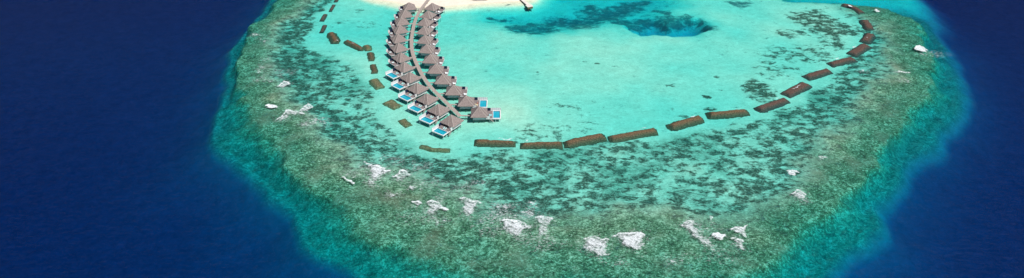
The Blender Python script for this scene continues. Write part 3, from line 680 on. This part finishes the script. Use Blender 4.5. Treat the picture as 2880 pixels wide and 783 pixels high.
LA = [(1150.6,8),(1138.6,29.1),(1128.9,49.7),(1124.3,72.3),(1119.7,96.9),(1121.4,122.6),(1127.9,149.2),(1136.9,176),(1153.3,204.3),(1173.3,234.4),(1200.5,264),(1232.6,293.7),(1269.5,324.6)]
LD = [-163,-161,-160,-157,-153,-147,-139,-135,-133,-130,-128,-126,-125]
RA = [(1215.4,9.3),(1203.3,31.2),(1194.3,52),(1193.1,75.1),(1194.3,100.3),(1200,126),(1210.6,153.5),(1224.7,181.8),(1245.4,210.3),(1275.3,240.3),(1310.3,271),(1347,301.5)]
RD = [-28,-25,-22,-19,-13,-9,-6,-3,-2,-1,0,1]
ORD = ['first','second','third','fourth','fifth','sixth','seventh','eighth','ninth','tenth','eleventh','twelfth','last']
protos = {}
def lounger():
    r_ = empty('sun_lounger', (0, 0, 0))
    MB().box(-1.0, 1.0, -.38, .38, .16, .24).build('frame', M['white'], r_)
    MB().box(-1.0, .35, -.35, .35, .243, .34).build('mattress', M['teal'], r_)
    MB().add([(.37,-.35,.25),(.37,.35,.25),(1.1,.35,.72),(1.1,-.35,.72),(.37,-.35,.35),(.37,.35,.35),(1.06,.35,.82),(1.06,-.35,.82)], [(0,3,2,1),(4,5,6,7),(0,1,5,4),(1,2,6,5),(2,3,7,6),(3,0,4,7)]).build('backrest', M['teal'], r_)
    for a in (-.85, .85):
        for b_ in (-.3, .3): MB().box(a-.04, a+.04, b_-.04, b_+.04, 0, .157).build('leg', M['white'], r_)
    return r_
def daybed():
    r_ = empty('daybed', (0, 0, 0))
    MB().box(-1.1, 1.1, -.9, .9, .15, .36).build('frame', M['darkwood'], r_)
    MB().box(-1.05, 1.05, -.85, .85, .363, .62).build('mattress', M['cushion'], r_)
    MB().box(-1.08, -.75, -.85, .85, .623, 1.05).build('backrest', M['cushion'], r_)
    for a in (-.95, .95):
        for b_ in (-.75, .75): MB().box(a-.05, a+.05, b_-.05, b_+.05, 0, .147).build('leg', M['darkwood'], r_)
    return r_
def table():
    r_ = empty('deck_table', (0, 0, 0))
    MB().box(-.95, .95, -.8, .8, .62, .70).build('tabletop', M['cushion'], r_)
    MB().box(-.55, .55, -.4, .4, .703, .74).build('tray', M['teal'], r_)
    for a in (-.8, .8):
        for b_ in (-.65, .65): MB().box(a-.05, a+.05, b_-.05, b_+.05, 0, .617).build('leg', M['wood'], r_)
    return r_
def armchair(m):
    r_ = empty('armchair', (0, 0, 0))
    MB().box(-.45, .45, -.45, .45, .2, .45).build('seat', M[m], r_)
    MB().box(-.45, -.28, -.45, .45, .453, .95).build('backrest', M[m], r_)
    for b_ in (-.44, .32): MB().box(-.27, .45, b_, b_+.12, .453, .66).build('armrest', M[m], r_)
    for a in (-.38, .38):
        for b_ in (-.38, .38): MB().box(a-.04, a+.04, b_-.04, b_+.04, 0, .197).build('leg', M['darkwood'], r_)
    return r_
def place(key, maker, loc, rz):
    if key not in protos: o = protos[key] = maker()
    else: o = copy_tree(protos[key])
    o.location = loc; o.rotation_euler = (0, 0, rz); return o
def bridge(a, b_, label):
    """short footbridge from a villa porch to the boardwalk"""
    a = np.array(a); b_ = np.array(b_); dv = b_-a; Ln = np.linalg.norm(dv); t = dv/Ln; nn = np.array([-t[1], t[0]])
    r_ = empty('footbridge', (a[0], a[1], 0), math.atan2(dv[1], dv[0]))
    mb = MB(); x = 0
    while x < Ln-.05: mb.box(x, min(x+.38, Ln), -.75, .75, 1.60, 1.66+random.uniform(-.008, .008)); x += .42
    mb.build('planking', M['walkwood'], r_)
    for y in (-.72, .72): MB().box(0, Ln, y-.06, y+.06, 1.38, 1.597).build('joist', M['white' if y < 0 else 'darkwood'], r_)
    mid_ = a+dv*.5
    for y in (-.6, .6):
        MB().cyl(Ln*.5, y, min(bed(*mid_), .5)-.3, 1.377, .11, 8).build('pile', M['darkwood'], r_)
    tag(r_, label, 'footbridge', 'footbridges from the boardwalk to the villas')
for row, apx, dg, sd in (('left', LA, LD, 'west'), ('right', RA, RD, 'east')):
    npool = 8 if row == 'left' else 11
    nrow = len(apx)
    for i, (ap, a) in enumerate(zip(apx, dg)):
        pool = i+1 >= npool
        key = (sd, pool)
        if key not in protos: o = protos[key] = make_villa(sd, pool)
        else: o = copy_tree(protos[key])
        c = P(ap[0], ap[1], 8.6); th_ = R(a)
        o.location = (c[0], c[1], 0); o.rotation_euler = (0, 0, th_)
        if i == nrow-1: od = 'last and nearest'
        else: od = ORD[i]
        tag(o, f"thatched {'pool' if pool else 'poolless'} villa, {od if i < nrow-1 else 'farthest'} from the beach in the row {row} of the boardwalk", 'villa', 'thatched water villas')
        pos = f"{ORD[i] if i < nrow-1 else 'farthest'} villa from the beach, {row} row"
        dx = np.array([math.cos(th_), math.sin(th_)]); dy = np.array([-dx[1], dx[0]])*(1 if sd == 'east' else -1)
        L2W = lambda x, y: c+dx*x+dy*y
        if pool and not (row == 'right' and i == 10):
            for k, yy in enumerate((-.9, .5)):
                q = L2W(8.0, yy)
                l_ = place('lounger', lounger, (q[0], q[1], ZD+.012), th_+PI+(.2 if k else -.15))
                tag(l_, f"{'near' if (k == 0) else 'far'} teal sun lounger by the pool, {pos}", 'sun lounger', 'sun loungers on the villa decks')
        elif pool:
            for (x, y, mm, lb) in ((6.8,-.6,'cream','cream armchair nearest the roof on the upper right pool villa deck'),(8.0,-1.6,'cream','cream armchair at the near edge of the upper right pool villa deck'),(8.0,1.2,'red','red armchair on the deck of the upper pool villa in the right row')):
                q = L2W(x, y); l_ = place('chair'+mm, lambda: armchair(mm), (q[0], q[1], ZD+.012), random.uniform(0, 6))
                tag(l_, lb, 'armchair', 'armchairs on the upper pool villa of the right row')
        elif row == 'right':
            q = L2W(8.6, -1.9)
            l_ = place('daybed', daybed, (q[0], q[1], ZD+.012), th_)
            tag(l_, f"white cushioned daybed on the deck of the {pos}", 'daybed', 'daybeds on the villa decks')
        else:
            q = L2W(7.9, .6)
            l_ = place('table', table, (q[0], q[1], ZD+.012), th_)
            tag(l_, f"low white table on the deck of the {pos}", 'table', 'tables on the villa decks')
        # footbridge
        st_ = L2W(-6.62, 0)
        k = np.argmin(((WK-st_)**2).sum(1)+0*WK[:, 0])
        # walk along the villa axis until the boardwalk
        vv = WK-st_; al = vv@(-dx); off = np.abs(vv@dy); k = int(np.argmin(off+np.where(al < 0, 1e3, 0)+al*.25))
        tgt = WK[k]; dv = tgt-st_; Ln = np.linalg.norm(dv)
        if Ln > 2.2:
            nrm = Nn[k]; cosn = abs((dv/Ln)@nrm); tgt = tgt-dv/Ln*(1.55/max(cosn, .35))
            bridge(st_, tgt, f"short timber footbridge to the {pos}")

# ------------------------------------------------------------------ jetty and boat by the beach
ja = P(1463, -6, 1.5); jb = P(1485.5, 13.5, 1.5); dv = jb-ja; Ln = np.linalg.norm(dv)
jt = empty('jetty', (jb[0], jb[1], 0), math.atan2(dv[1], dv[0]))
tag(jt, 'pale narrow jetty running out from the beach at the top of the photo', 'jetty')
MB().box(-Ln, 0, -1.6, 1.6, 1.1, 1.5).build('walkway', M['concrete'], jt)
MB().box(.003, 5.4, -2.9, 2.9, 1.0, 1.5).build('head', M['concrete'], jt)
for x in (-Ln+1, -Ln/2, -6, -1, 2, 4.8):
    for y in (-1.2, 1.2): MB().cyl(x, y, -6.5, .997, .22, 8).build('pile', M['darkwood'], jt)
MB().box(.4, 5.2, -2.7, 2.7, -.9, .5).build('footing', M['rubble3'], jt)
c = P(1349, 1.5); bt = empty('boat', (c[0], c[1], 0)); tag(bt, 'white curved boat hull drawn up at the water edge of the beach', 'boat')
n = 24; hv = []; hf = []; L_ = 9.6
prof = []
for k in range(n+1):
    t = -1+2*k/n; w_ = 2.6*max(1-abs(t)**2.4, .02); sh = 1.5*abs(t)**3
    prof.append([(t*L_, -w_, 1.5+sh), (t*L_*.98, -w_*.72, .55+sh*.8), (t*L_*.95, 0, .0+sh*.8), (t*L_*.98, w_*.72, .55+sh*.8), (t*L_, w_, 1.5+sh)])
hu = MB(); vs = [q for r_ in prof for q in r_]; hu.add(vs, [(5*k+j, 5*k+j+1, 5*k+6+j, 5*k+5+j) for k in range(n) for j in range(4)]); hu.build('hull', M['hull'], bt, True)
ke = MB(); vs = [q for r_ in prof for q in ((r_[0][0], r_[1][1]-.1, r_[1][2]+.12), (r_[0][0], r_[1][1]*.6-.05, r_[2][2]-.02+.05))]
ke.add(vs, [(2*k, 2*k+1, 2*k+3, 2*k+2) for k in range(n)]); ke.build('keel_band', M['olive'], bt)
dk = MB(); vs = [q for r_ in prof for q in ((r_[0][0]*.97, r_[0][1]*.93, r_[0][2]-.18), (r_[4][0]*.97, r_[4][1]*.93, r_[4][2]-.18))]
dk.add(vs, [(2*k, 2*k+1, 2*k+3, 2*k+2) for k in range(n)]); dk.build('boat_deck', M['hull'], bt)

# ------------------------------------------------------------------ light
SUN_AZ = math.atan2(.78, -.62); EL = R(57)          # from the right and towards the camera
w = bpy.data.worlds.new("World"); bpy.context.scene.world = w; w.use_nodes = True
nt = w.node_tree; nt.nodes.clear()
sk = nt.nodes.new('ShaderNodeTexSky'); sk.sky_type = 'NISHITA'; sk.sun_disc = False
sk.sun_elevation = EL; sk.sun_rotation = SUN_AZ; sk.air_density = 1.0; sk.dust_density = .5; sk.ozone_density = 2.0
bg = nt.nodes.new('ShaderNodeBackground'); bg.inputs['Strength'].default_value = .05
ou = nt.nodes.new('ShaderNodeOutputWorld'); nt.links.new(sk.outputs[0], bg.inputs[0]); nt.links.new(bg.outputs[0], ou.inputs[0])
ld = bpy.data.lights.new('sun', 'SUN'); ld.energy = 4.5; ld.angle = R(.5); ld.color = (1, .97, .93)
lo_ = bpy.data.objects.new('sun', ld); C.objects.link(lo_)
from mathutils import Vector
sd_ = Vector((math.sin(SUN_AZ)*math.cos(EL), math.cos(SUN_AZ)*math.cos(EL), math.sin(EL)))
lo_.rotation_euler = sd_.to_track_quat('Z', 'Y').to_euler(); lo_.location = (0, 300, 400)

cd = bpy.data.cameras.new('camera'); cam = bpy.data.objects.new('camera', cd); C.objects.link(cam)
cam.location = (0, 0, H); cam.rotation_euler = (PI/2-PITCH, 0, 0); cd.lens = 24; cd.sensor_width = 36; cd.sensor_fit = 'HORIZONTAL'
cd.clip_start = 1; cd.clip_end = 20000
sc = bpy.context.scene; sc.camera = cam
sc.view_settings.view_transform = 'Standard'; sc.view_settings.look = 'None'; sc.view_settings.gamma = 1; sc.view_settings.exposure = .35
sc.cycles.max_bounces = 8; sc.cycles.transparent_max_bounces = 24; sc.cycles.volume_bounces = 0; sc.cycles.diffuse_bounces = 2
sc.cycles.use_denoising = True; sc.cycles.sample_clamp_direct = 4; sc.cycles.sample_clamp_indirect = 2
